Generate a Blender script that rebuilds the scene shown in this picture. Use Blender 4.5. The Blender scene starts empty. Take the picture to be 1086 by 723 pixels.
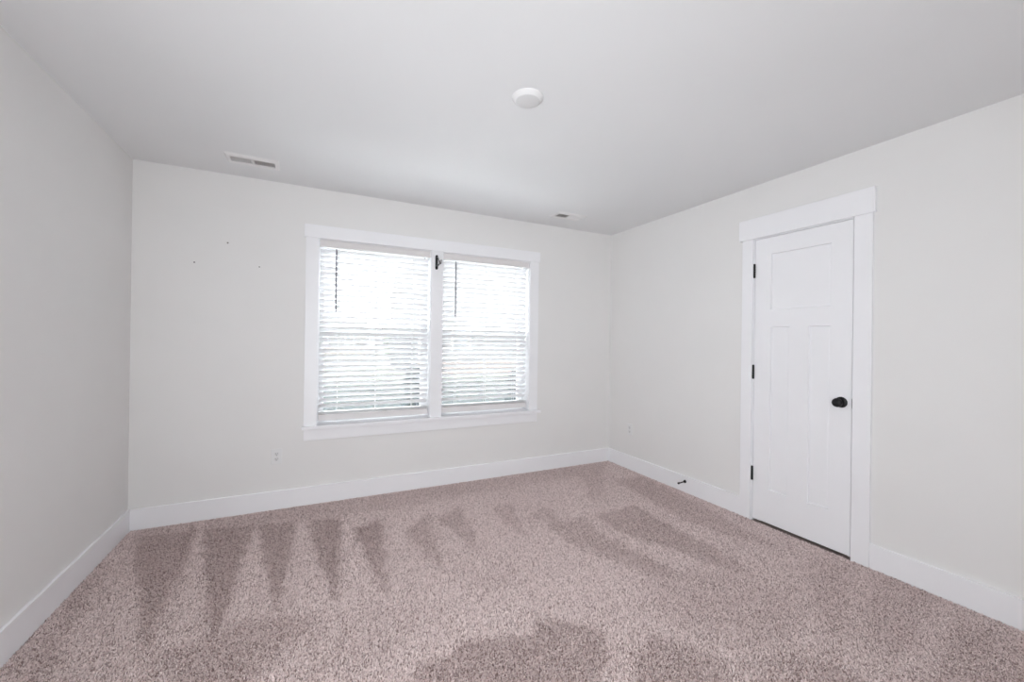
import bpy, bmesh, math, random
import numpy as np
from mathutils import Vector, Matrix

random.seed(7)
scene = bpy.context.scene
COL = scene.collection

# ------------------------------------------------------------------ camera
CAM_H = 1.2723
RIGHT = Vector((0.89734029, -0.44114088, 0.01323333))
UP = Vector((-0.01240826, 0.00475524, 0.99991171))
FWD = Vector((0.44116486, 0.89742527, 0.00120672))
cam_data = bpy.data.cameras.new('camera')
cam_data.sensor_fit = 'HORIZONTAL'
cam_data.sensor_width = 36.0
cam_data.lens = 14.38
cam_data.clip_start = 0.02
cam_data.clip_end = 500
cam = bpy.data.objects.new('camera', cam_data)
COL.objects.link(cam)
M = Matrix((RIGHT, UP, -FWD)).transposed().to_4x4()
M.translation = Vector((0, 0, CAM_H))
cam.matrix_world = M
scene.camera = cam

# ------------------------------------------------------------------ view, sky, sun, large lights
scene.view_settings.view_transform = 'Standard'
scene.view_settings.look = 'None'
scene.view_settings.exposure = 0.11
scene.view_settings.gamma = 1.0
scene.view_settings.use_curve_mapping = False
scene.cycles.use_denoising = True
scene.cycles.max_bounces = 16
scene.cycles.diffuse_bounces = 10
scene.cycles.transparent_max_bounces = 16

world = bpy.data.worlds.new('sky')
scene.world = world
world.use_nodes = True
wn = world.node_tree.nodes
wl = world.node_tree.links
wn.clear()
w_out = wn.new('ShaderNodeOutputWorld')
w_bg = wn.new('ShaderNodeBackground')
w_sky = wn.new('ShaderNodeTexSky')
w_sky.sky_type = 'HOSEK_WILKIE'
w_sky.turbidity = 5.0
w_sky.ground_albedo = 0.4
w_sky.sun_direction = (0.2, -0.9, 0.35)
w_mix = wn.new('ShaderNodeMixRGB')
w_mix.inputs['Fac'].default_value = 0.75
w_mix.inputs['Color2'].default_value = (0.93, 0.96, 1.0, 1)
wl.new(w_sky.outputs['Color'], w_mix.inputs['Color1'])
wl.new(w_mix.outputs['Color'], w_bg.inputs['Color'])
w_bg.inputs['Strength'].default_value = 19.0
wl.new(w_bg.outputs['Background'], w_out.inputs['Surface'])

sun_data = bpy.data.lights.new('sun', 'SUN')
sun_data.energy = 150.0
sun_data.angle = math.radians(0.6)
sun_data.color = (1.0, 0.95, 0.86)
sun = bpy.data.objects.new('sun', sun_data)
COL.objects.link(sun)
sun.location = (-8, -30, 14)
sun.rotation_euler = Vector((0.22, 0.93, -0.30)).to_track_quat('-Z', 'Y').to_euler()

rear_fill_data = bpy.data.lights.new('rear_fill_light', 'AREA')  # added fill light behind the camera, out of view
rear_fill_data.shape = 'RECTANGLE'
rear_fill_data.size = 1.5
rear_fill_data.size_y = 1.95
rear_fill_data.energy = 36
rear_fill_data.color = (0.92, 0.965, 1.0)
rear_fill = bpy.data.objects.new('rear_fill_light', rear_fill_data)
COL.objects.link(rear_fill)
rear_fill.location = (-0.1, -1.02, 1.05)
rear_fill.rotation_euler = Vector((0.0, 1.0, 0.2)).to_track_quat('-Z', 'Z').to_euler()

side_data = bpy.data.lights.new('side_fill_light', 'AREA')  # added fill light in front of the closed left wall, no opening there
side_data.shape = 'RECTANGLE'
side_data.size = 1.5
side_data.size_y = 1.95
side_data.energy = 33
side_data.spread = math.radians(115)
side_data.color = (0.92, 0.965, 1.0)
side = bpy.data.objects.new('side_fill_light', side_data)
COL.objects.link(side)
side.location = (-1.02, 0.3, 1.2)
side.rotation_euler = Vector((1.0, 0.9, 0.15)).to_track_quat('-Z', 'Z').to_euler()

# ------------------------------------------------------------------ room measures
L, R, D, H = -1.067, 2.920, 3.523, 2.44
REAR = -1.0
FLOOR = -0.012            # carpet backing; the pile reaches about z = 0

# ------------------------------------------------------------------ materials
def mat(name, color, rough=0.5, noise=0.0, scale=40.0, bump=0.0, bump_scale=200.0, metallic=0.0, spec=0.5):
    m = bpy.data.materials.new(name)
    m.use_nodes = True
    nt = m.node_tree
    b = nt.nodes['Principled BSDF']
    b.inputs['Roughness'].default_value = rough
    b.inputs['Metallic'].default_value = metallic
    b.inputs['Specular IOR Level'].default_value = spec
    tc = nt.nodes.new('ShaderNodeTexCoord')
    nz = nt.nodes.new('ShaderNodeTexNoise')
    nz.inputs['Scale'].default_value = scale
    nz.inputs['Detail'].default_value = 4
    nt.links.new(tc.outputs['Object'], nz.inputs['Vector'])
    rp = nt.nodes.new('ShaderNodeValToRGB')
    rp.color_ramp.elements[0].position = 0.3
    rp.color_ramp.elements[1].position = 0.7
    rp.color_ramp.elements[0].color = tuple(c * (1 - noise) for c in color) + (1,)
    rp.color_ramp.elements[1].color = tuple(min(1, c * (1 + noise)) for c in color) + (1,)
    nt.links.new(nz.outputs['Fac'], rp.inputs['Fac'])
    nt.links.new(rp.outputs['Color'], b.inputs['Base Color'])
    if bump:
        n2 = nt.nodes.new('ShaderNodeTexNoise')
        n2.inputs['Scale'].default_value = bump_scale
        n2.inputs['Detail'].default_value = 2
        nt.links.new(tc.outputs['Object'], n2.inputs['Vector'])
        bp = nt.nodes.new('ShaderNodeBump')
        bp.inputs['Strength'].default_value = bump
        bp.inputs['Distance'].default_value = 0.002
        nt.links.new(n2.outputs['Fac'], bp.inputs['Height'])
        nt.links.new(bp.outputs['Normal'], b.inputs['Normal'])
    return m

def add_marks(m, pts, color):
    """small dents and nail marks of the wall itself, each a spot at its own place"""
    nt = m.node_tree
    b = nt.nodes['Principled BSDF']
    src = b.inputs['Base Color'].links[0].from_socket
    geo = nt.nodes.new('ShaderNodeNewGeometry')
    last = None
    for (x, y, z, r) in pts:
        vm = nt.nodes.new('ShaderNodeVectorMath'); vm.operation = 'DISTANCE'
        vm.inputs[1].default_value = (x, y, z)
        nt.links.new(geo.outputs['Position'], vm.inputs[0])
        lt = nt.nodes.new('ShaderNodeMath'); lt.operation = 'LESS_THAN'
        lt.inputs[1].default_value = r
        nt.links.new(vm.outputs['Value'], lt.inputs[0])
        if last is None:
            last = lt
        else:
            mx = nt.nodes.new('ShaderNodeMath'); mx.operation = 'MAXIMUM'
            nt.links.new(last.outputs[0], mx.inputs[0])
            nt.links.new(lt.outputs[0], mx.inputs[1])
            last = mx
    mixn = nt.nodes.new('ShaderNodeMixRGB')
    mixn.inputs['Color2'].default_value = color + (1,)
    nt.links.new(last.outputs[0], mixn.inputs['Fac'])
    nt.links.new(src, mixn.inputs['Color1'])
    nt.links.new(mixn.outputs['Color'], b.inputs['Base Color'])

M_WALL = mat('wall_paint', (0.80, 0.792, 0.782), 0.75, 0.008, 3.0, 0.05, 180, spec=0.25)
M_WALLB = mat('wall_paint_window_side', (0.80, 0.792, 0.782), 0.75, 0.008, 3.0, 0.05, 180, spec=0.25)
add_marks(M_WALLB, [(-0.542, D, 1.950, 0.0055), (-0.733, D, 1.793, 0.005), (-0.347, D, 1.796, 0.0045)], (0.22, 0.21, 0.20))
M_CEIL = mat('ceiling_paint', (0.80, 0.805, 0.81), 0.9, 0.006, 2.0, 0.04, 150, spec=0.2)
M_TRIM = mat('white_trim_paint', (0.885, 0.885, 0.905), 0.32, 0.006, 6.0, 0.01, 60, spec=0.45)
M_DOOR = mat('white_door_paint', (0.885, 0.885, 0.905), 0.38, 0.006, 6.0, 0.01, 60, spec=0.45)
M_VINYL = mat('white_vinyl', (0.85, 0.85, 0.86), 0.35, 0.004, 8.0)
M_SLAT = mat('white_blind_slat', (0.86, 0.86, 0.86), 0.4, 0.006, 20.0)
M_VAL = mat('white_blind_valance', (0.75, 0.725, 0.72), 0.4, 0.006, 20.0)
M_CORD = mat('white_cord', (0.82, 0.82, 0.82), 0.8, 0.02, 200.0)
M_WAND = mat('clear_grey_wand', (0.30, 0.30, 0.32), 0.25, 0.02, 60.0)
M_BLACK = mat('black_hardware', (0.010, 0.010, 0.011), 0.42, 0.1, 50.0, metallic=0.0, spec=0.35)
M_STEEL = mat('dark_steel', (0.16, 0.165, 0.17), 0.3, 0.05, 80.0, metallic=0.9)
M_PLASTIC = mat('white_plastic', (0.79, 0.79, 0.79), 0.35, 0.004, 20.0)
M_VENT = mat('white_vent_enamel', (0.83, 0.82, 0.815), 0.4, 0.004, 20.0)
M_COVER = mat('matte_white_cover', (0.71, 0.71, 0.71), 0.6, 0.004, 20.0, spec=0.2)
M_PLAST2 = mat('receptacle_plastic', (0.74, 0.74, 0.74), 0.35, 0.004, 20.0)
M_SLOT = mat('slot_dark', (0.05, 0.045, 0.04), 0.6, 0.05, 50.0)
M_DUCT = mat('duct_brown', (0.10, 0.07, 0.06), 0.8, 0.2, 30.0)
M_SCREW = mat('screw_head', (0.6, 0.6, 0.6), 0.35, 0.03, 90.0, metallic=0.5)
M_BACK = mat('carpet_backing', (0.30, 0.235, 0.22), 1.0, 0.2, 120.0)

# ------------------------------------------------------------------ helpers
def tag(o, label=None, cat=None, group=None, kind=None):
    if label: o['label'] = label
    if cat: o['category'] = cat
    if group: o['group'] = group
    if kind: o['kind'] = kind
    return o

def empty(name, loc=(0, 0, 0), kind=None):
    o = bpy.data.objects.new(name, None)
    o.empty_display_size = 0.05
    o.location = loc
    COL.objects.link(o)
    if kind: o['kind'] = kind
    return o

class MB:
    """collects shapes (world coordinates) into one mesh"""
    def __init__(self):
        self.bm = bmesh.new()

    def box(self, x0, x1, y0, y1, z0, z1, bevel=0.0, seg=2):
        ret = bmesh.ops.create_cube(self.bm, size=1.0)
        vs = ret['verts']
        for v in vs:
            v.co = Vector(((x0 + x1) / 2 + v.co.x * (x1 - x0), (y0 + y1) / 2 + v.co.y * (y1 - y0), (z0 + z1) / 2 + v.co.z * (z1 - z0)))
        if bevel:
            es = list({e for v in vs for e in v.link_edges})
            bmesh.ops.bevel(self.bm, geom=es, offset=bevel, segments=seg, affect='EDGES', profile=0.5)
        return self

    def quad(self, a, b, c, d):
        self.bm.faces.new([self.bm.verts.new(p) for p in (a, b, c, d)])
        return self

    def lathe(self, origin, axis, prof, n=40, cap0=True, cap1=True):
        """prof: list of (radius, distance along axis)"""
        ax = Vector(axis).normalized()
        t = Vector((0, 0, 1)) if abs(ax.z) < 0.9 else Vector((1, 0, 0))
        u = ax.cross(t).normalized(); w = ax.cross(u)
        o = Vector(origin); rings = []
        for (r, h) in prof:
            rings.append([self.bm.verts.new(o + ax * h + (u * math.cos(2 * math.pi * k / n) + w * math.sin(2 * math.pi * k / n)) * r) for k in range(n)])
        for a, b in zip(rings, rings[1:]):
            for k in range(n):
                self.bm.faces.new((a[k], a[(k + 1) % n], b[(k + 1) % n], b[k]))
        if cap0: self.bm.faces.new(list(reversed(rings[0])))
        if cap1: self.bm.faces.new(rings[-1])
        return self

    def tube(self, pts, r, n=10):
        pts = [Vector(p) for p in pts]
        rings = []
        up = Vector((0, 0, 1))
        for i, p in enumerate(pts):
            d = (pts[min(i + 1, len(pts) - 1)] - pts[max(i - 1, 0)]).normalized()
            ref = up if abs(d.z) < 0.95 else Vector((1, 0, 0))
            u = d.cross(ref).normalized(); w = d.cross(u)
            rr = r[i] if isinstance(r, (list, tuple)) else r
            rings.append([self.bm.verts.new(p + (u * math.cos(2 * math.pi * k / n) + w * math.sin(2 * math.pi * k / n)) * rr) for k in range(n)])
        for a, b in zip(rings, rings[1:]):
            for k in range(n):
                self.bm.faces.new((a[k], a[(k + 1) % n], b[(k + 1) % n], b[k]))
        self.bm.faces.new(list(reversed(rings[0]))); self.bm.faces.new(rings[-1])
        return self

    def prism(self, poly, offset):
        """poly: list of points, extruded by the vector offset"""
        off = Vector(offset)
        a = [self.bm.verts.new(Vector(p)) for p in poly]
        b = [self.bm.verts.new(Vector(p) + off) for p in poly]
        n = len(a)
        self.bm.faces.new(list(reversed(a))); self.bm.faces.new(b)
        for k in range(n):
            self.bm.faces.new((a[k], a[(k + 1) % n], b[(k + 1) % n], b[k]))
        return self

    def build(self, name, m, parent=None, smooth=False, kind=None, origin=None):
        bmesh.ops.recalc_face_normals(self.bm, faces=self.bm.faces)
        base = Vector((0, 0, 0))
        if parent is not None:
            base = parent_world(parent)
        elif origin is not None:
            base = Vector(origin)
        for v in self.bm.verts: v.co -= base
        me = bpy.data.meshes.new(name)
        self.bm.to_mesh(me); self.bm.free()
        me.materials.append(m)
        if smooth:
            for p in me.polygons: p.use_smooth = True
            try: me.set_sharp_from_angle(angle=math.radians(35))
            except Exception: pass
        o = bpy.data.objects.new(name, me)
        COL.objects.link(o)
        if parent is not None: o.parent = parent
        elif origin is not None: o.location = origin
        if kind: o['kind'] = kind
        return o

def parent_world(o):
    p = Vector(o.location)
    while o.parent is not None:
        o = o.parent; p += Vector(o.location)
    return p

def children(o): return [c for c in bpy.data.objects if c.parent == o]

def copy_tree(o, parent=None):
    kids = children(o)
    c = o.copy(); COL.objects.link(c); c.parent = parent
    for k in kids: copy_tree(k, c)
    return c

YARN_DARK = (0.34, 0.25, 0.235)
YARN_MID = (0.745, 0.625, 0.605)
YARN_LIGHT = (0.90, 0.79, 0.77)
YARN_LAY_SHADE = (0.80, 0.765, 0.76)  # darkens yarn in the vacuum strokes: shading of leaning pile painted in

# ------------------------------------------------------------------ room shell
T = 0.20
HOLE = (0.045, 1.916, 0.585, 2.052)      # window opening x0, x1, z0, z1
POST = (0.936, 1.040)                     # post between the two windows
b = MB()
b.box(L - T, HOLE[0], D, D + T, FLOOR - 0.1, H)
b.box(HOLE[1], R + T, D, D + T, FLOOR - 0.1, H)
b.box(HOLE[0], HOLE[1], D, D + T, FLOOR - 0.1, HOLE[2])
b.box(HOLE[0], HOLE[1], D, D + T, HOLE[3], H)
b.box(POST[0], POST[1], D + 0.001, D + T, HOLE[2], HOLE[3])
b.build('wall_back', M_WALLB, kind='structure')
b = MB(); b.box(L - T, L, REAR - T, D, FLOOR - 0.1, H); b.build('wall_left', M_WALL, kind='structure')
DY0, DY1, DZ1 = 1.2985, 1.912, 2.040      # door opening between the jambs
JT = 0.018
b = MB()
b.box(R, R + 0.14, REAR - T, DY0 - JT, FLOOR - 0.1, H)
b.box(R, R + 0.14, DY1 + JT, D, FLOOR - 0.1, H)
b.box(R, R + 0.14, DY0 - JT, DY1 + JT, DZ1 + JT, H)
b.box(R + 0.14, R + T + 0.05, REAR - T, D + T, FLOOR - 0.1, H)
b.build('wall_right', M_WALL, kind='structure')
# rear wall; its doorway and closed shell are added around the fill light
b = MB()
OX0, OX1, OZ = -0.90, 0.70, 2.08
b.box(L, OX0, REAR - 0.12, REAR, FLOOR - 0.1, H)
b.box(OX1, R, REAR - 0.12, REAR, FLOOR - 0.1, H)
b.box(OX0, OX1, REAR - 0.12, REAR, OZ, H)
b.box(L - T, R + T, REAR - 1.5, REAR - 1.4, FLOOR - 0.1, H)
b.box(L - T, L - T + 0.1, REAR - 1.4, REAR - 0.12, FLOOR - 0.1, H)
b.box(R + T - 0.1, R + T, REAR - 1.4, REAR - 0.12, FLOOR - 0.1, H)
b.build('wall_rear', M_WALL, kind='structure')
b = MB(); b.box(L - T, R + T + 0.05, REAR - 1.5, D + T, H, H + 0.15); b.build('ceiling', M_CEIL, kind='structure')
b = MB(); b.box(L - T, R + T + 0.05, REAR - 1.5, D + T, FLOOR - 0.2, FLOOR); b.build('floor', M_BACK, kind='structure')

# baseboards (square-edged boards with an eased top edge)
BH, BT = 0.134, 0.015
def baseboard(name, x0, x1, y0, y1):
    b = MB(); b.box(x0, x1, y0, y1, FLOOR, BH, 0.0025, 2)
    return b.build(name, M_TRIM, kind='structure')
baseboard('baseboard_back', L, R, D - BT, D)
baseboard('baseboard_left', L, L + BT, REAR, D - BT)
CY0, CY1 = 1.203, 1.998                   # outer edges of the door casing
b = MB()
b.box(R - BT, R, REAR, CY0, FLOOR, BH, 0.0025, 2)
b.box(R - BT, R, CY1, D - BT, FLOOR, BH, 0.0025, 2)
b.build('baseboard_right', M_TRIM, kind='structure')

# ------------------------------------------------------------------ door with casing
ct = empty('trim_1', (R, 1.6, 0), 'structure')
CI0, CI1 = 1.2935, 1.917
MB().box(R - 0.018, R, CY0, CI0, FLOOR, 2.0455, 0.0015).build('side_casing', M_TRIM, ct)
MB().box(R - 0.018, R, CI1, CY1, FLOOR, 2.0455, 0.0015).build('side_casing', M_TRIM, ct)
MB().box(R - 0.025, R, 1.192, 2.022, 2.0455, 2.194, 0.0015).build('head_casing', M_TRIM, ct)
MB().box(R, R + 0.13, DY0 - JT, DY0, FLOOR, DZ1 + JT, 0.001).build('door_jamb', M_TRIM, ct)
MB().box(R, R + 0.13, DY1, DY1 + JT, FLOOR, DZ1 + JT, 0.001).build('door_jamb', M_TRIM, ct)
MB().box(R, R + 0.13, DY0, DY1, DZ1, DZ1 + JT, 0.001).build('head_jamb', M_TRIM, ct)
b = MB()
b.box(R + 0.042, R + 0.055, DY0, DY0 + 0.035, FLOOR, DZ1)
b.box(R + 0.042, R + 0.055, DY1 - 0.035, DY1, FLOOR, DZ1)
b.box(R + 0.042, R + 0.055, DY0 + 0.035, DY1 - 0.035, DZ1 - 0.035, DZ1)
b.build('door_stop', M_TRIM, ct)

door = empty('door_1', (R, 1.6, 0), 'structure')
def door_leaf(y0, y1, z0, z1, panels, xf, xb, rec=0.0095, slope=0.013):
    """leaf facing -x with recessed flat panels; panels share row heights"""
    b = MB()
    cells = []
    rows = sorted({z0, z1} | {p[2] for p in panels} | {p[3] for p in panels})
    for za, zb in zip(rows, rows[1:]):
        cuts = sorted({y0, y1} | {v for p in panels if p[2] <= za and p[3] >= zb for v in p[:2]})
        for ya, yb in zip(cuts, cuts[1:]):
            if not any(p[0] <= ya and p[1] >= yb and p[2] <= za and p[3] >= zb for p in panels):
                cells.append((ya, yb, za, zb))
    for (ya, yb, za, zb) in cells:
        b.quad((xf, ya, za), (xf, ya, zb), (xf, yb, zb), (xf, yb, za))
    for (ya, yb, za, zb) in panels:
        o = [(xf, ya, za), (xf, yb, za), (xf, yb, zb), (xf, ya, zb)]
        m = [(xf + rec, ya + 0.004, za + 0.004), (xf + rec, yb - 0.004, za + 0.004), (xf + rec, yb - 0.004, zb - 0.004), (xf + rec, ya + 0.004, zb - 0.004)]
        s = slope
        i = [(xf + rec * 0.75, ya + s, za + s), (xf + rec * 0.75, yb - s, za + s), (xf + rec * 0.75, yb - s, zb - s), (xf + rec * 0.75, ya + s, zb - s)]
        for k in range(4):
            b.quad(o[k], o[(k + 1) % 4], m[(k + 1) % 4], m[k])
            b.quad(m[k], m[(k + 1) % 4], i[(k + 1) % 4], i[k])
        b.quad(*i)
    c = [(y0, z0), (y1, z0), (y1, z1), (y0, z1)]
    for k in range(4):
        (ya, za), (yb, zb) = c[k], c[(k + 1) % 4]
        b.quad((xf, ya, za), (xf, yb, zb), (xb, yb, zb), (xb, ya, za))
    b.quad(*[(xb, y, z) for y, z in c])
    bmesh.ops.remove_doubles(b.bm, verts=b.bm.verts, dist=0.0002)
    return b
P = [(1.421, 1.795, 1.520, 1.919), (1.421, 1.545, 0.243, 1.400), (1.668, 1.793, 0.243, 1.400)]
leaf = door_leaf(1.3042, 1.9085, 0.008, 2.0365, P, R + 0.002, R + 0.037).build('door_leaf', M_DOOR, door)
for z in (1.812, 1.074, 0.335):
    b = MB()
    b.lathe((R - 0.006, 1.9105, z - 0.047), (0, 0, 1), [(0.0035, -0.005), (0.0065, -0.002), (0.0072, 0), (0.0072, 0.094), (0.0065, 0.096), (0.0035, 0.099)], 16)
    for k in (1, 2, 3, 4):
        b.lathe((R - 0.006, 1.9105, z - 0.047 + 0.0188 * k), (0, 0, 1), [(0.0076, -0.0012), (0.0076, 0.0012)], 16)
    b.box(R - 0.004, R + 0.030, 1.9090, 1.9115, z - 0.044, z + 0.044)
    b.build('hinge', M_BLACK, door, smooth=True)['label'] = 'black hinge barrel'
KY, KZ = 1.358, 0.927
rose = MB().lathe((R + 0.002, KY, KZ), (-1, 0, 0), [(0.033, 0), (0.033, 0.004), (0.031, 0.007), (0.026, 0.009), (0.014, 0.011)], 40).build('rose', M_BLACK, door, smooth=True)
rose['label'] = 'round black rose plate'
knob = MB().lathe((R + 0.002, KY, KZ), (-1, 0, 0), [(0.011, 0.008), (0.010, 0.022), (0.013, 0.028), (0.021, 0.033), (0.0265, 0.041), (0.0275, 0.048), (0.0255, 0.056), (0.019, 0.062), (0.010, 0.0645), (0.003, 0.065)], 40).build('knob', M_BLACK, door, smooth=True)
knob['label'] = 'round black knob'
b = MB(); b.box(R - 0.002, R + 0.03, 1.2990, 1.3030, 0.897, 0.955)
b.build('latch_plate', M_BLACK, door)['label'] = 'black latch plate at the edge of the door'

# ------------------------------------------------------------------ window casing
ct = empty('trim_2', (0.98, D, 0.6), 'structure')
STZ0, STZ1 = 0.577, 0.603
f = D - 0.018
MB().box(-0.043, HOLE[0] + 0.003, f, D, STZ1, 2.0535, 0.0015).build('side_casing', M_TRIM, ct)
MB().box(HOLE[1] - 0.001, 2.009, f, D, STZ1, 2.0535, 0.0015).build('side_casing', M_TRIM, ct)
MB().box(POST[0], POST[1], f, D + 0.001, STZ1, 2.0535, 0.0015).build('mullion_casing', M_TRIM, ct)
MB().box(-0.054, 2.021, D - 0.024, D, 2.0535, 2.152, 0.0015).build('head_casing', M_TRIM, ct)
b = MB()
b.box(-0.056, 2.036, D - 0.047, D, STZ0, STZ1, 0.003)
b.box(HOLE[0], POST[0], D - 0.01, D + 0.125, STZ0 + 0.01, STZ1)
b.box(POST[1], HOLE[1], D - 0.01, D + 0.125, STZ0 + 0.01, STZ1)
b.build('window_stool', M_TRIM, ct)
MB().box(-0.043, 2.009, f, D, 0.490, STZ0, 0.0015).build('apron', M_TRIM, ct)
for (x0, x1) in ((HOLE[0], POST[0]), (POST[1], HOLE[1])):
    b = MB()
    b.box(x0, x0 + 0.003, D, D + 0.125, STZ1, HOLE[3])
    b.box(x1 - 0.003, x1, D, D + 0.125, STZ1, HOLE[3])
    b.box(x0 + 0.003, x1 - 0.003, D, D + 0.125, HOLE[3] - 0.003, HOLE[3])
    b.build('jamb_liner', M_TRIM, ct)

# ------------------------------------------------------------------ windows (double-hung, vinyl)
def glass_material():
    m = bpy.data.materials.new('window_glass')
    m.use_nodes = True
    nt = m.node_tree; nt.nodes.clear()
    out = nt.nodes.new('ShaderNodeOutputMaterial')
    tr = nt.nodes.new('ShaderNodeBsdfTransparent'); tr.inputs[0].default_value = (0.97, 0.985, 0.98, 1)
    gl = nt.nodes.new('ShaderNodeBsdfGlossy'); gl.inputs['Roughness'].default_value = 0.02
    fr = nt.nodes.new('ShaderNodeFresnel'); fr.inputs['IOR'].default_value = 1.35
    mx = nt.nodes.new('ShaderNodeMixShader')
    nt.links.new(fr.outputs[0], mx.inputs[0]); nt.links.new(tr.outputs[0], mx.inputs[1]); nt.links.new(gl.outputs[0], mx.inputs[2])
    nt.links.new(mx.outputs[0], out.inputs['Surface'])
    return m
def screen_material():
    m = bpy.data.materials.new('insect_screen')
    m.use_nodes = True
    nt = m.node_tree; nt.nodes.clear()
    out = nt.nodes.new('ShaderNodeOutputMaterial')
    tr = nt.nodes.new('ShaderNodeBsdfTransparent')
    df = nt.nodes.new('ShaderNodeBsdfDiffuse')
    nz = nt.nodes.new('ShaderNodeTexNoise'); nz.inputs['Scale'].default_value = 900
    df.inputs[0].default_value = (0.10, 0.11, 0.13, 1)
    mx = nt.nodes.new('ShaderNodeMixShader'); mx.inputs[0].default_value = 0.36
    nt.links.new(tr.outputs[0], mx.inputs[1]); nt.links.new(df.outputs[0], mx.inputs[2])
    nt.links.new(mx.outputs[0], out.inputs['Surface'])
    return m
M_GLASS = glass_material()
M_SCREEN = screen_material()
WZ0, WZ1 = STZ1, HOLE[3]
MID = 1.322
def ring(b, x0, x1, z0, z1, y0, y1, wl, wb, wt, bev=0.0015):
    b.box(x0, x0 + wl, y0, y1, z0, z1, bev)
    b.box(x1 - wl, x1, y0, y1, z0, z1, bev)
    b.box(x0 + wl, x1 - wl, y0, y1, z0, z0 + wb, bev)
    b.box(x0 + wl, x1 - wl, y0, y1, z1 - wt, z1, bev)
    return b
for n, (x0, x1) in enumerate(((HOLE[0], POST[0]), (POST[1], HOLE[1]))):
    w = empty('window_%d' % (n + 1), ((x0 + x1) / 2, D + 0.16, WZ0), 'structure')
    ring(MB(), x0, x1, WZ0 - 0.01, WZ1, D + 0.125, D + 0.198, 0.022, 0.030, 0.022).build('window_frame', M_VINYL, w)
    a0, a1 = x0 + 0.022, x1 - 0.022
    lo = ring(MB(), a0, a1, WZ0 + 0.012, MID + 0.022, D + 0.130, D + 0.158, 0.028, 0.055, 0.040).build('lower_sash', M_VINYL, w)
    MB().box(a0 + 0.026, a1 - 0.026, D + 0.142, D + 0.146, WZ0 + 0.06, MID - 0.015).build('pane', M_GLASS, lo)
    up = ring(MB(), a0, a1, MID - 0.020, WZ1 - 0.02, D + 0.161, D + 0.188, 0.028, 0.040, 0.040).build('upper_sash', M_VINYL, w)
    MB().box(a0 + 0.026, a1 - 0.026, D + 0.172, D + 0.176, MID + 0.015, WZ1 - 0.055).build('pane', M_GLASS, up)
    lk = MB().box((a0 + a1) / 2 - 0.03, (a0 + a1) / 2 + 0.03, D + 0.132, D + 0.156, MID + 0.022, MID + 0.030, 0.002)
    lk.box((a0 + a1) / 2 - 0.006, (a0 + a1) / 2 + 0.024, D + 0.134, D + 0.148, MID + 0.030, MID + 0.037, 0.002)
    lk.build('sash_lock', M_VINYL, w)
    sc = ring(MB(), a0, a1, WZ0 + 0.012, MID, D + 0.1895, D + 0.197, 0.014, 0.014, 0.014, 0.0).build('screen_frame', M_VINYL, w)
    MB().quad((a0 + 0.013, D + 0.193, WZ0 + 0.025), (a1 - 0.013, D + 0.193, WZ0 + 0.025), (a1 - 0.013, D + 0.193, MID - 0.013), (a0 + 0.013, D + 0.193, MID - 0.013)).build('screen_mesh', M_SCREEN, sc)

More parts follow.
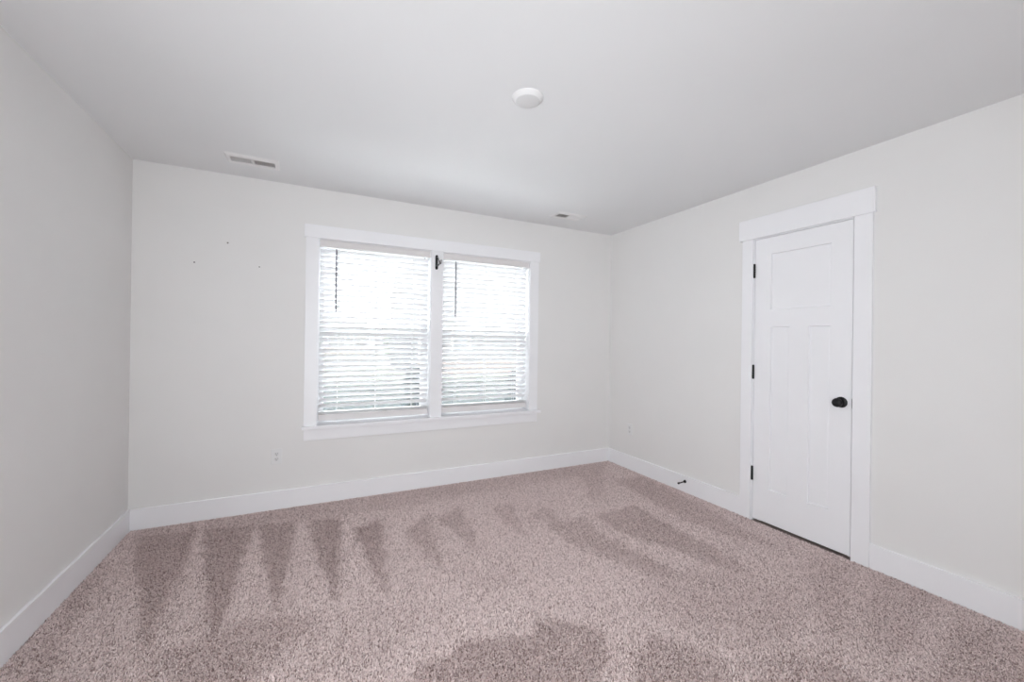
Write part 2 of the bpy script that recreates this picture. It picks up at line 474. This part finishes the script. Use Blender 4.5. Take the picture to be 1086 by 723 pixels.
# ------------------------------------------------------------------ blinds
def slat_material():
    m = mat('blind_slat_plastic', (0.84, 0.84, 0.845), 0.4, 0.004, 20.0)
    nt = m.node_tree
    b = nt.nodes['Principled BSDF']; out = nt.nodes['Material Output']
    tl = nt.nodes.new('ShaderNodeBsdfTranslucent'); tl.inputs[0].default_value = (0.9, 0.9, 0.9, 1)
    mx = nt.nodes.new('ShaderNodeMixShader'); mx.inputs[0].default_value = 0.10
    nt.links.new(b.outputs[0], mx.inputs[1]); nt.links.new(tl.outputs[0], mx.inputs[2])
    nt.links.new(mx.outputs[0], out.inputs['Surface'])
    return m
M_SLATT = slat_material()
SLAT_TILT = math.radians(-42)
def make_blind(x0, x1):
    root = empty('window_blind', (x0, D + 0.05, 2.05))
    a0, a1 = x0 + 0.006, x1 - 0.006
    b = MB()
    b.box(a0, a1, D + 0.002, D + 0.013, 1.994, 2.0475, 0.002)
    b.box(a0, a0 + 0.010, D + 0.013, D + 0.045, 1.994, 2.0475, 0.0015)
    b.box(a1 - 0.010, a1, D + 0.013, D + 0.045, 1.994, 2.0475, 0.0015)
    b.build('valance', M_VAL, root)
    MB().box(a0 + 0.012, a1 - 0.012, D + 0.022, D + 0.076, 2.000, 2.045, 0.002).build('headrail', M_SLAT, root)
    yc = D + 0.052
    s0, s1 = a0 + 0.004, a1 - 0.004
    b = MB()
    c, s = math.cos(SLAT_TILT), math.sin(SLAT_TILT)
    zs = [0.742 + 0.0437 * k for k in range(29)]
    def slat(z, tilt_c, tilt_s):
        top, bot = [], []
        for k in range(7):
            t = -0.025 + 0.05 * k / 6
            crown = 0.0022 * (1 - (t / 0.025) ** 2)
            for lst, h in ((top, crown + 0.0013), (bot, crown - 0.0013)):
                lst.append((s0, yc + t * tilt_c - h * tilt_s, z + t * tilt_s + h * tilt_c))
        b.prism(top + bot[::-1], (s1 - s0, 0, 0))
    for z in zs: slat(z, c, s)
    for k in range(3): slat(0.683 + 0.0062 * k, 1.0, 0.0)
    b.build('slats', M_SLATT, root)
    rail = MB().box(s0, s1, yc - 0.027, yc + 0.027, 0.628, 0.676, 0.004, 3).build('bottom_rail', M_VAL, root)
    w = x1 - x0
    for fx in (0.165, 0.495, 0.835):
        x = x0 + w * fx
        b = MB()
        for yy in (yc - 0.0265 * c, yc + 0.0265 * c):
            b.tube([(x, yy, 0.678), (x, yy, 1.999)], 0.0016, 6)
        for z in zs:
            b.tube([(x, yc - 0.0265 * c, z - 0.0265 * s - 0.003), (x, yc + 0.0265 * c, z + 0.0265 * s - 0.003)], 0.0008, 5)
        b.build('ladder_cord', M_CORD, root)
    x = x0 + 0.127
    wand = MB()
    wand.tube([(x, D + 0.018, 1.990), (x, D + 0.017, 1.975), (x, D + 0.017, 1.52), (x, D + 0.017, 1.492)], [0.003, 0.0068, 0.0068, 0.0074], 8)
    wand.build('tilt_wand', M_WAND, root, smooth=True)['label'] = 'thin grey tilt wand'
    return root
bl = make_blind(HOLE[0] + 0.003, POST[0])
tag(bl, 'white slatted blind hanging in the left-hand window, beside the black bracket on its right', 'blind', 'blinds in the double window')
br = make_blind(POST[1], HOLE[1] - 0.001)
tag(br, 'white slatted blind hanging in the right-hand window, nearer the corner of the room', 'blind', 'blinds in the double window')

# ------------------------------------------------------------------ black bracket on the window post
BX, BY, BZ = 0.978, f, 1.955
rod = empty('curtain_bracket', (BX, BY, BZ))
tag(rod, 'small black curtain rod bracket screwed to the white post between the windows', 'bracket')
b = MB()
prof = []
for k in range(9):
    a = math.pi * k / 8
    prof.append((BX + 0.0115 * math.cos(a), BY, BZ + 0.052 + 0.0115 * math.sin(a)))
for k in range(9):
    a = math.pi + math.pi * k / 8
    prof.append((BX + 0.0115 * math.cos(a), BY, BZ - 0.052 + 0.0115 * math.sin(a)))
b.prism(prof, (0, -0.005, 0)).build('wall_plate', M_BLACK, rod)
b = MB()
b.tube([(BX, BY - 0.004, BZ + 0.045), (BX, BY - 0.030, BZ + 0.042), (BX, BY - 0.062, BZ + 0.018), (BX, BY - 0.084, BZ - 0.012), (BX, BY - 0.092, BZ - 0.026)], 0.0038)
b.tube([(BX, BY - 0.004, BZ - 0.030), (BX, BY - 0.040, BZ - 0.034), (BX, BY - 0.092, BZ - 0.028)], 0.0055)
b.build('arm', M_STEEL, rod, smooth=True)
pts = []
for k in range(13):
    a = math.radians(150 + 240 * k / 12)
    pts.append((BX + 0.004, BY - 0.112 + 0.020 * math.cos(a), BZ - 0.009 + 0.021 * math.sin(a)))
MB().tube(pts, 0.0042).build('rod_cup', M_STEEL, rod, smooth=True)
for z in (0.052, -0.052):
    MB().lathe((BX, BY - 0.005, BZ + z), (0, -1, 0), [(0.0042, 0), (0.0042, 0.0012), (0.0025, 0.0022)], 14).build('screw', M_BLACK, rod, smooth=True)

# ------------------------------------------------------------------ wall outlets
def make_outlet():
    """faces -y with its back at y = 0"""
    root = empty('wall_outlet', (0, 0, 0))
    MB().box(-0.035, 0.035, -0.0055, 0, -0.0575, 0.0575, 0.0025, 3).build('cover_plate', M_PLASTIC, root)
    for zc in (0.0195, -0.0195):
        poly = []
        for k in range(24):
            a = 2 * math.pi * k / 24
            poly.append((0.0172 * math.cos(a), -0.0055, zc + max(-0.0138, min(0.0138, 0.0172 * math.sin(a)))))
        r = MB().prism(poly, (0, -0.0018, 0)).build('receptacle', M_PLAST2, root)
        for (sx, sw, sh, dz) in ((-0.0063, 0.0024, 0.0095, 0.003), (0.0063, 0.0024, 0.0075, 0.003)):
            MB().box(sx - sw / 2, sx + sw / 2, -0.0077, -0.0071, zc + dz - sh / 2, zc + dz + sh / 2).build('slot', M_SLOT, r)
        MB().lathe((0, -0.0071, zc - 0.0075), (0, -1, 0), [(0.0028, 0), (0.0028, 0.0006)], 14).build('slot', M_SLOT, r)
    MB().lathe((0, -0.0055, 0), (0, -1, 0), [(0.0034, 0), (0.0034, 0.0008), (0.002, 0.0014)], 16).build('screw', M_SCREW, root)
    return root
o1 = make_outlet()
o2 = copy_tree(o1)
o1.location = (-0.220, D, 0.389)
tag(o1, 'white duplex power outlet on the wall below the left side of the window', 'outlet', 'wall outlets')
o2.location = (R, 3.195, 0.395)
o2.rotation_euler = (0, 0, -math.pi / 2)
tag(o2, 'faint white power outlet on the right wall near the far corner', 'outlet', 'wall outlets')

# ------------------------------------------------------------------ door stop on the baseboard
sx = R - BT
st = empty('spring_door_stop', (sx, 2.497, 0.088))
tag(st, 'small black rod door stop sticking out of the right-hand baseboard', 'door stop')
MB().lathe((sx, 2.497, 0.088), (-1, 0, 0), [(0.0135, 0), (0.0135, 0.003), (0.011, 0.008), (0.006, 0.011)], 24).build('base', M_BLACK, st, smooth=True)
b = MB()
pr = [(0.0045, 0.010)]
for k in range(26):
    pr += [(0.0048, 0.011 + 0.0022 * k), (0.0040, 0.0121 + 0.0022 * k)]
b.lathe((sx, 2.497, 0.088), (-1, 0, -0.06), pr, 14).build('spring', M_BLACK, st, smooth=True)
MB().lathe((sx, 2.497, 0.088), (-1, 0, -0.06), [(0.006, 0.066), (0.0085, 0.068), (0.0085, 0.082), (0.006, 0.085)], 20).build('rubber_tip', M_BLACK, st, smooth=True)

# ------------------------------------------------------------------ ceiling vents
def make_vent():
    """register facing down, its plate against z = 0, long side along x"""
    root = empty('ceiling_vent', (0, 0, 0))
    hx, hy, ox, oy, t = 0.152, 0.086, 0.124, 0.043, 0.008
    b = MB()
    o = [(-hx, -hy), (hx, -hy), (hx, hy), (-hx, hy)]
    i = [(-ox, -oy), (ox, -oy), (ox, oy), (-ox, oy)]
    e = [(-hx + 0.012, -hy + 0.012), (hx - 0.012, -hy + 0.012), (hx - 0.012, hy - 0.012), (-hx + 0.012, hy - 0.012)]
    for k in range(4):
        k2 = (k + 1) % 4
        b.quad(o[k] + (0,), o[k2] + (0,), e[k2] + (-t,), e[k] + (-t,))
        b.quad(e[k] + (-t,), e[k2] + (-t,), i[k2] + (-t,), i[k] + (-t,))
        b.quad(i[k] + (-t,), i[k2] + (-t,), i[k2] + (-0.0008,), i[k] + (-0.0008,))
    b.box(-0.005, 0.005, -oy, oy, -t + 0.0004, -0.001)
    bmesh.ops.remove_doubles(b.bm, verts=b.bm.verts, dist=0.0001)
    b.build('vent_frame', M_VENT, root)
    MB().box(-ox, ox, -oy, oy, -0.0009, -0.0002).build('duct_opening', M_DUCT, root)['label'] = 'dark duct opening behind the louvers'
    for side in (-1, 1):
        b = MB()
        for k in range(10):
            x = side * (0.0085 + 0.0116 * k)
            # bottom edge leans outward
            b.prism([(x - side * 0.0007, -oy, -0.0012), (x + side * 0.0007, -oy, -0.0012), (x + side * 0.0056, -oy, -0.0070), (x + side * 0.0042, -oy, -0.0070)], (0, 2 * oy, 0))
        b.build('louver_bank', M_VENT, root)
    for x in (-0.138, 0.138):
        MB().lathe((x, 0, -t), (0, 0, -1), [(0.004, 0), (0.004, 0.0008), (0.002, 0.0016)], 14).build('screw', M_SCREW, root)
    return root
v1 = make_vent()
v2 = copy_tree(v1)
v1.location = (-0.356, 3.187, H)
tag(v1, 'white louvered ceiling vent near the left wall, above the bare wall left of the window', 'vent', 'ceiling vents')
v2.location = (2.127, 3.176, H)
tag(v2, 'white louvered ceiling vent near the far right corner, with one half dark', 'vent', 'ceiling vents')

# ------------------------------------------------------------------ round ceiling disc
sd = empty('smoke_detector', (0.916, 1.728, H))
tag(sd, 'flat round white smoke detector mounted on the ceiling', 'smoke detector')
MB().lathe((0.916, 1.728, H), (0, 0, -1), [(0.0745, 0), (0.0745, 0.005), (0.072, 0.008), (0.058, 0.0195)], 72, cap1=False).build('base_ring', M_PLASTIC, sd, smooth=True)
MB().lathe((0.916, 1.728, H), (0, 0, -1), [(0.0585, 0.019), (0.0570, 0.0205), (0.0545, 0.0212), (0.0100, 0.0214)], 72).build('cover', M_COVER, sd, smooth=True)

# ------------------------------------------------------------------ outside
GZ = -0.75
M_LAWN = mat('lawn', (0.0040, 0.0085, 0.0058), 1.0, 0.25, 1.3, 0.5, 30)
M_ROAD = mat('pale_road', (0.035, 0.035, 0.036), 0.9, 0.08, 3.0)
M_SIDING = mat('blue_grey_siding', (0.0062, 0.0082, 0.0135), 0.7, 0.05, 2.0)
M_BRICK = mat('pinkish_brick', (0.017, 0.0125, 0.0125), 0.9, 0.2, 12.0)
M_GREY = mat('grey_siding', (0.012, 0.0125, 0.014), 0.8, 0.05, 2.0)
M_ROOF = mat('roof_shingle', (0.014, 0.014, 0.016), 0.9, 0.2, 8.0)
M_BARK = mat('bark', (0.02, 0.016, 0.012), 0.95, 0.3, 12.0)
M_LEAF = mat('dark_foliage', (0.015, 0.020, 0.018), 0.9, 0.4, 9.0)
M_DARKG = mat('dark_window_glass', (0.04, 0.05, 0.07), 0.1, 0.05, 4.0)

MB().box(-60, 70, D + T, 110, GZ - 0.3, GZ).build('lawn', M_LAWN, kind='structure')
MB().box(-60, 9, 31, 37, GZ, GZ + 0.02).build('road', M_ROAD, kind='structure')
M_BOUNCE = mat('pale_bounce', (0.80, 0.79, 0.78), 0.85, 0.04, 4.0)
MB().box(-4, 9, D + T, 7.6, GZ, GZ + 0.03).build('bounce_slab', M_BOUNCE, kind='structure')  # unseen pale slab added to bounce sky light up through the blinds
b = MB()   # gable roof of this house
b.prism([(-7, REAR - 3.0, H + 0.20), (-7, D + T + 0.05, H + 0.20), (-7, 0.8, 5.2)], (17, 0, 0))
b.build('roof', M_ROOF, kind='structure')

def house(name, loc, w, d, h, m, roof_h, label):
    root = empty(name, loc)
    tag(root, label, 'house', 'houses outside')
    x, y, z = loc
    MB().box(x, x + w, y, y + d, z, z + h).build('walls', m, root)
    MB().box(x - 0.01, x + w + 0.01, y - 0.03, y, z, z + 0.8).build('foundation', M_BRICK, root)
    MB().prism([(x - 0.1, y - 0.06, z + h), (x - 0.1, y + d + 0.06, z + h), (x - 0.1, y + d / 2, z + h + roof_h)], (w + 0.2, 0, 0)).build('roof', M_ROOF, root)
    for k in range(3):
        wx = x + w * (0.16 + 0.30 * k)
        fr = ring(MB(), wx - 0.6, wx + 0.6, z + 1.4, z + 2.9, y - 0.06, y - 0.001, 0.1, 0.1, 0.1, 0.0).build('window_frame', M_VINYL, root)
        MB().box(wx - 0.5, wx + 0.5, y - 0.04, y - 0.002, z + 1.5, z + 2.8).build('pane', M_DARKG, fr)
    return root
house('neighbour_house', (5.4, 23.0, GZ), 16, 9, 5.2, M_SIDING, 2.6, 'blue grey house seen through the right-hand blind')
house('neighbour_house', (-3.5, 62.0, GZ), 11, 9, 3.0, M_GREY, 2.4, 'grey house far off, seen through the left-hand blind')

def plant(name, x, y, r, h, trunk, label, cat):
    root = empty(name, (x, y, GZ))
    tag(root, label, cat)
    MB().tube([(x, y, GZ), (x + 0.05, y, GZ + trunk * 0.6), (x, y, GZ + trunk + h * 0.4)], [0.12 * r + 0.02, 0.09 * r + 0.015, 0.04 * r + 0.01]).build('trunk', M_BARK, root)
    b = MB()
    bmesh.ops.create_icosphere(b.bm, subdivisions=4, radius=1.0)
    rng = random.Random(len(name) + int(x * 10))
    ph = [rng.uniform(0, 6.28) for _ in range(6)]
    for v in b.bm.verts:
        c = v.co.copy()
        k = 1 + 0.16 * math.sin(5 * c.x + ph[0]) * math.sin(6 * c.y + ph[1]) + 0.12 * math.sin(11 * c.z + ph[2]) * math.sin(9 * c.x + ph[3]) + rng.uniform(-0.07, 0.07)
        v.co = Vector((x + c.x * r * k, y + c.y * r * k, GZ + trunk + h / 2 + c.z * h / 2 * k))
    b.build('foliage', M_LEAF, root)
    return root
plant('shade_tree', 6.1, 34.0, 0.9, 3.2, 0.6, 'dark tree beyond the lawn, seen through the left-hand blind', 'tree')
plant('evergreen_shrub', 1.12, 4.75, 0.17, 0.85, 0.85, 'dark shrub close outside the right edge of the left-hand window', 'shrub')
plant('evergreen_shrub', 2.42, 4.70, 0.16, 0.80, 0.85, 'dark shrub close outside the right edge of the right-hand window', 'shrub')

# ------------------------------------------------------------------ carpet pile, vacuum strokes in its lay, their shade partly put into the yarn colour
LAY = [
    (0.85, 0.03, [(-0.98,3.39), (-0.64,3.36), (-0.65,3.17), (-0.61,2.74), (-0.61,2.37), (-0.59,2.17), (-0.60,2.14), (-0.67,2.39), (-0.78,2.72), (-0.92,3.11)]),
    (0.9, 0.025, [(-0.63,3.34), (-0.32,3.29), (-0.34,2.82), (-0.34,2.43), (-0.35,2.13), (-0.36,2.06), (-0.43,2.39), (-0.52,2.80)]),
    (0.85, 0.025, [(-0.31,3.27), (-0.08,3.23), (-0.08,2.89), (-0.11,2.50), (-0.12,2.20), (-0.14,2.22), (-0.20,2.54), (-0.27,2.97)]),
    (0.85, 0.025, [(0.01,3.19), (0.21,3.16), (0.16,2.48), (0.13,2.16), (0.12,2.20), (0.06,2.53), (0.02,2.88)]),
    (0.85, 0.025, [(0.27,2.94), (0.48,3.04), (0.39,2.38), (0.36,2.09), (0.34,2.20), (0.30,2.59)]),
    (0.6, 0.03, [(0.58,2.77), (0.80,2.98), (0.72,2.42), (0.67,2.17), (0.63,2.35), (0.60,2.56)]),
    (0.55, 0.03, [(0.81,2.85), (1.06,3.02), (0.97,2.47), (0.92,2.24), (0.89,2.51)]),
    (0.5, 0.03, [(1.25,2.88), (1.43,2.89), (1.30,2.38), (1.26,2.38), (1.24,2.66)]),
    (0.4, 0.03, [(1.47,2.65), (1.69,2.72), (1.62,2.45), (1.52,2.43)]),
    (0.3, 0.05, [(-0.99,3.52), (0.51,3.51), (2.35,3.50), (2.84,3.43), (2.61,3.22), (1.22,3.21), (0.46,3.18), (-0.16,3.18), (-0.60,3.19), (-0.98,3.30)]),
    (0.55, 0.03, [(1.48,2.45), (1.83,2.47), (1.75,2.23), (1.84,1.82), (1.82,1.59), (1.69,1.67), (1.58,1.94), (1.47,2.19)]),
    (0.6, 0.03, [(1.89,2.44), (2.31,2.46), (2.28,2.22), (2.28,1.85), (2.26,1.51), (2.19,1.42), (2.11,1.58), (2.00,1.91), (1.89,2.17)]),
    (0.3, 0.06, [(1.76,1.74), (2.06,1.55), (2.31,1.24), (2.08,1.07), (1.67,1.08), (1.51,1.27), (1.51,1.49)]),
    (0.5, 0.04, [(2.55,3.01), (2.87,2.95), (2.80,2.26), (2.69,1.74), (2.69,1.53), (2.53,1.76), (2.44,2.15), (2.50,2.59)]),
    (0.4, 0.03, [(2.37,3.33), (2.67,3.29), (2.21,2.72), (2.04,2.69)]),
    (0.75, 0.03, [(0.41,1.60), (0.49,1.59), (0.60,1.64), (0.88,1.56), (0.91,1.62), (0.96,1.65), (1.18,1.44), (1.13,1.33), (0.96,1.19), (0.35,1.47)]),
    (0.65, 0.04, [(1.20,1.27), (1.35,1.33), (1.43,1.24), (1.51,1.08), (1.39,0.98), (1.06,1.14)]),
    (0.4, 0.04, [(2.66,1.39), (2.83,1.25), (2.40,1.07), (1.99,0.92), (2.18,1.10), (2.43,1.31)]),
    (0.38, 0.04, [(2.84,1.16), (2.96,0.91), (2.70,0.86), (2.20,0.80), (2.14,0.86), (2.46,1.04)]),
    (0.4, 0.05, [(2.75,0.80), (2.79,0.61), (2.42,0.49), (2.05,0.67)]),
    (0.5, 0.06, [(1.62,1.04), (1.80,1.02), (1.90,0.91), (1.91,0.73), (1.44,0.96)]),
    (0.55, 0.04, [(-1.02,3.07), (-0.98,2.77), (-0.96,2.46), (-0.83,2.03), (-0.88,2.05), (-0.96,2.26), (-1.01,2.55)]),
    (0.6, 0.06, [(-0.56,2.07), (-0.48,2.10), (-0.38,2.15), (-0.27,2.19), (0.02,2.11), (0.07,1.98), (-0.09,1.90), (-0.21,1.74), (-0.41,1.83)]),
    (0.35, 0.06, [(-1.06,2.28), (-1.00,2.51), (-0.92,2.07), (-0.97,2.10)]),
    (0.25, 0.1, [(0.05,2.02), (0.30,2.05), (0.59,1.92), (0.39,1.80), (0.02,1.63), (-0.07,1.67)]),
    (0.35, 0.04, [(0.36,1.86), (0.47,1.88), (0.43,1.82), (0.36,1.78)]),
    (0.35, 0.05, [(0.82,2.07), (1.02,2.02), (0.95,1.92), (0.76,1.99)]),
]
def lay_field(px, py):
    out = np.zeros_like(px)
    for (wgt, soft, poly) in LAY:
        inside = np.zeros(px.shape, bool)
        dist = np.full(px.shape, 1e9)
        x0 = min(p[0] for p in poly) - 3 * soft; x1 = max(p[0] for p in poly) + 3 * soft
        y0 = min(p[1] for p in poly) - 3 * soft; y1 = max(p[1] for p in poly) + 3 * soft
        sel = (px > x0) & (px < x1) & (py > y0) & (py < y1)
        qx, qy = px[sel], py[sel]
        ins = np.zeros(qx.shape, bool); dd = np.full(qx.shape, 1e9)
        for (ax, ay), (bx, by) in zip(poly, poly[1:] + poly[:1]):
            cond = ((ay > qy) != (by > qy))
            with np.errstate(divide='ignore', invalid='ignore'):
                xi = (bx - ax) * (qy - ay) / ((by - ay) if by != ay else 1e-9) + ax
            ins ^= cond & (qx < xi)
            ex, ey = bx - ax, by - ay
            t = np.clip(((qx - ax) * ex + (qy - ay) * ey) / (ex * ex + ey * ey + 1e-12), 0, 1)
            dd = np.minimum(dd, np.hypot(qx - ax - t * ex, qy - ay - t * ey))
        sd_ = np.where(ins, dd, -dd)
        val = wgt / (1 + np.exp(-np.clip(sd_ / (soft * 0.32), -30, 30)))
        out[sel] = np.maximum(out[sel], val)
    return out

rng = np.random.default_rng(11)
SP = 0.0051
gx = np.arange(L + BT + 0.003, R - BT - 0.003, SP)
gy = np.arange(-0.30, D - BT - 0.003, SP)
X, Y = np.meshgrid(gx, gy)
X = X.ravel() + rng.uniform(-0.45, 0.45, X.size) * SP
Y = Y.ravel() + rng.uniform(-0.45, 0.45, Y.size) * SP
keep = (X > L + BT + 0.002) & (X < R - BT - 0.002) & (Y < D - BT - 0.002)
# the door casings stand a little in front of the baseboards
keep &= ~((X > R - 0.021) & (Y > CY0 - 0.002) & (Y < CY1 + 0.002))
X, Y = X[keep], Y[keep]
N = X.size
jit = 0.007 * (np.sin(X * 31 + 3 * np.sin(Y * 17)) + np.sin(Y * 37 + 2 * np.sin(X * 23)))
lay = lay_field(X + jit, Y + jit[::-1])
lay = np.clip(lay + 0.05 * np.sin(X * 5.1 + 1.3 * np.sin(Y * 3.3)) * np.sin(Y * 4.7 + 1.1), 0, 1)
# direction of the pile: light strokes were pushed away from the camera, dark strokes pulled towards it
ang = rng.uniform(0, 2 * math.pi, N)
curl = rng.uniform(0, 2 * math.pi, N)
lean = (1 - 2 * lay) * 0.0022
hgt = rng.uniform(0.008, 0.0120, N)
spread = rng.uniform(0.002, 0.0062, N)
K = 4
pos = np.zeros((N, K, 3), np.float32)
rad = np.zeros((N, K), np.float32)
r0 = rng.uniform(0.0017, 0.0025, N)
for k in range(K):
    t = k / (K - 1)
    a = ang + curl * 0.35 * t
    pos[:, k, 0] = X + np.cos(a) * spread * t * 1.3 + lean * 0.44 * t * t
    pos[:, k, 1] = Y + np.sin(a) * spread * t * 1.3 + lean * 0.90 * t * t
    pos[:, k, 2] = FLOOR + hgt * (t * (1.25 - 0.25 * t)) - 0.0005
    rad[:, k] = r0 * (0.95, 1.0, 0.9, 0.5)[k]
lim = R - BT - 0.001
pos[:, :, 0] = np.clip(pos[:, :, 0], L + BT + 0.001, lim)
pos[:, :, 1] = np.minimum(pos[:, :, 1], D - BT - 0.001)
hc = bpy.data.hair_curves.new('carpet_pile')
hc.add_curves([K] * N)
hc.attributes['position'].data.foreach_set('vector', pos.reshape(-1))
ra = hc.attributes.get('radius') or hc.attributes.new('radius', 'FLOAT', 'POINT')
ra.data.foreach_set('value', rad.reshape(-1))
la = hc.attributes.new('lay', 'FLOAT', 'CURVE'); la.data.foreach_set('value', lay.astype(np.float32))
tone = rng.random(N).astype(np.float32)
ta = hc.attributes.new('tone', 'FLOAT', 'CURVE'); ta.data.foreach_set('value', tone)

m = bpy.data.materials.new('carpet_yarn')
m.use_nodes = True
nt = m.node_tree
bs = nt.nodes['Principled BSDF']
bs.inputs['Roughness'].default_value = 0.9
bs.inputs['Specular IOR Level'].default_value = 0.1
at = nt.nodes.new('ShaderNodeAttribute'); at.attribute_name = 'tone'
rp = nt.nodes.new('ShaderNodeValToRGB')
rp.color_ramp.elements[0].position = 0.0
rp.color_ramp.elements[0].color = YARN_DARK + (1,)
rp.color_ramp.elements[1].position = 1.0
rp.color_ramp.elements[1].color = YARN_LIGHT + (1,)
e = rp.color_ramp.elements.new(0.35); e.color = YARN_MID + (1,)
nt.links.new(at.outputs['Fac'], rp.inputs['Fac'])
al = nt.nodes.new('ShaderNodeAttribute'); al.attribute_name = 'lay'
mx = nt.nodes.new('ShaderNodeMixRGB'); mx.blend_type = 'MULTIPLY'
mx.inputs['Color2'].default_value = YARN_LAY_SHADE + (1,)
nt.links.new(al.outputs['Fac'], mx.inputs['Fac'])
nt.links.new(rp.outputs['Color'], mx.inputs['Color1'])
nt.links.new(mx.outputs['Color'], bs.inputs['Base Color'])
hc.materials.append(m)
pile = bpy.data.objects.new('carpet_pile', hc)
COL.objects.link(pile)
tag(pile, 'mottled pinkish beige carpet pile with fan-shaped vacuum marks over the whole floor', 'carpet', kind='stuff')
scene.cycles_curves.shape = 'THICK'
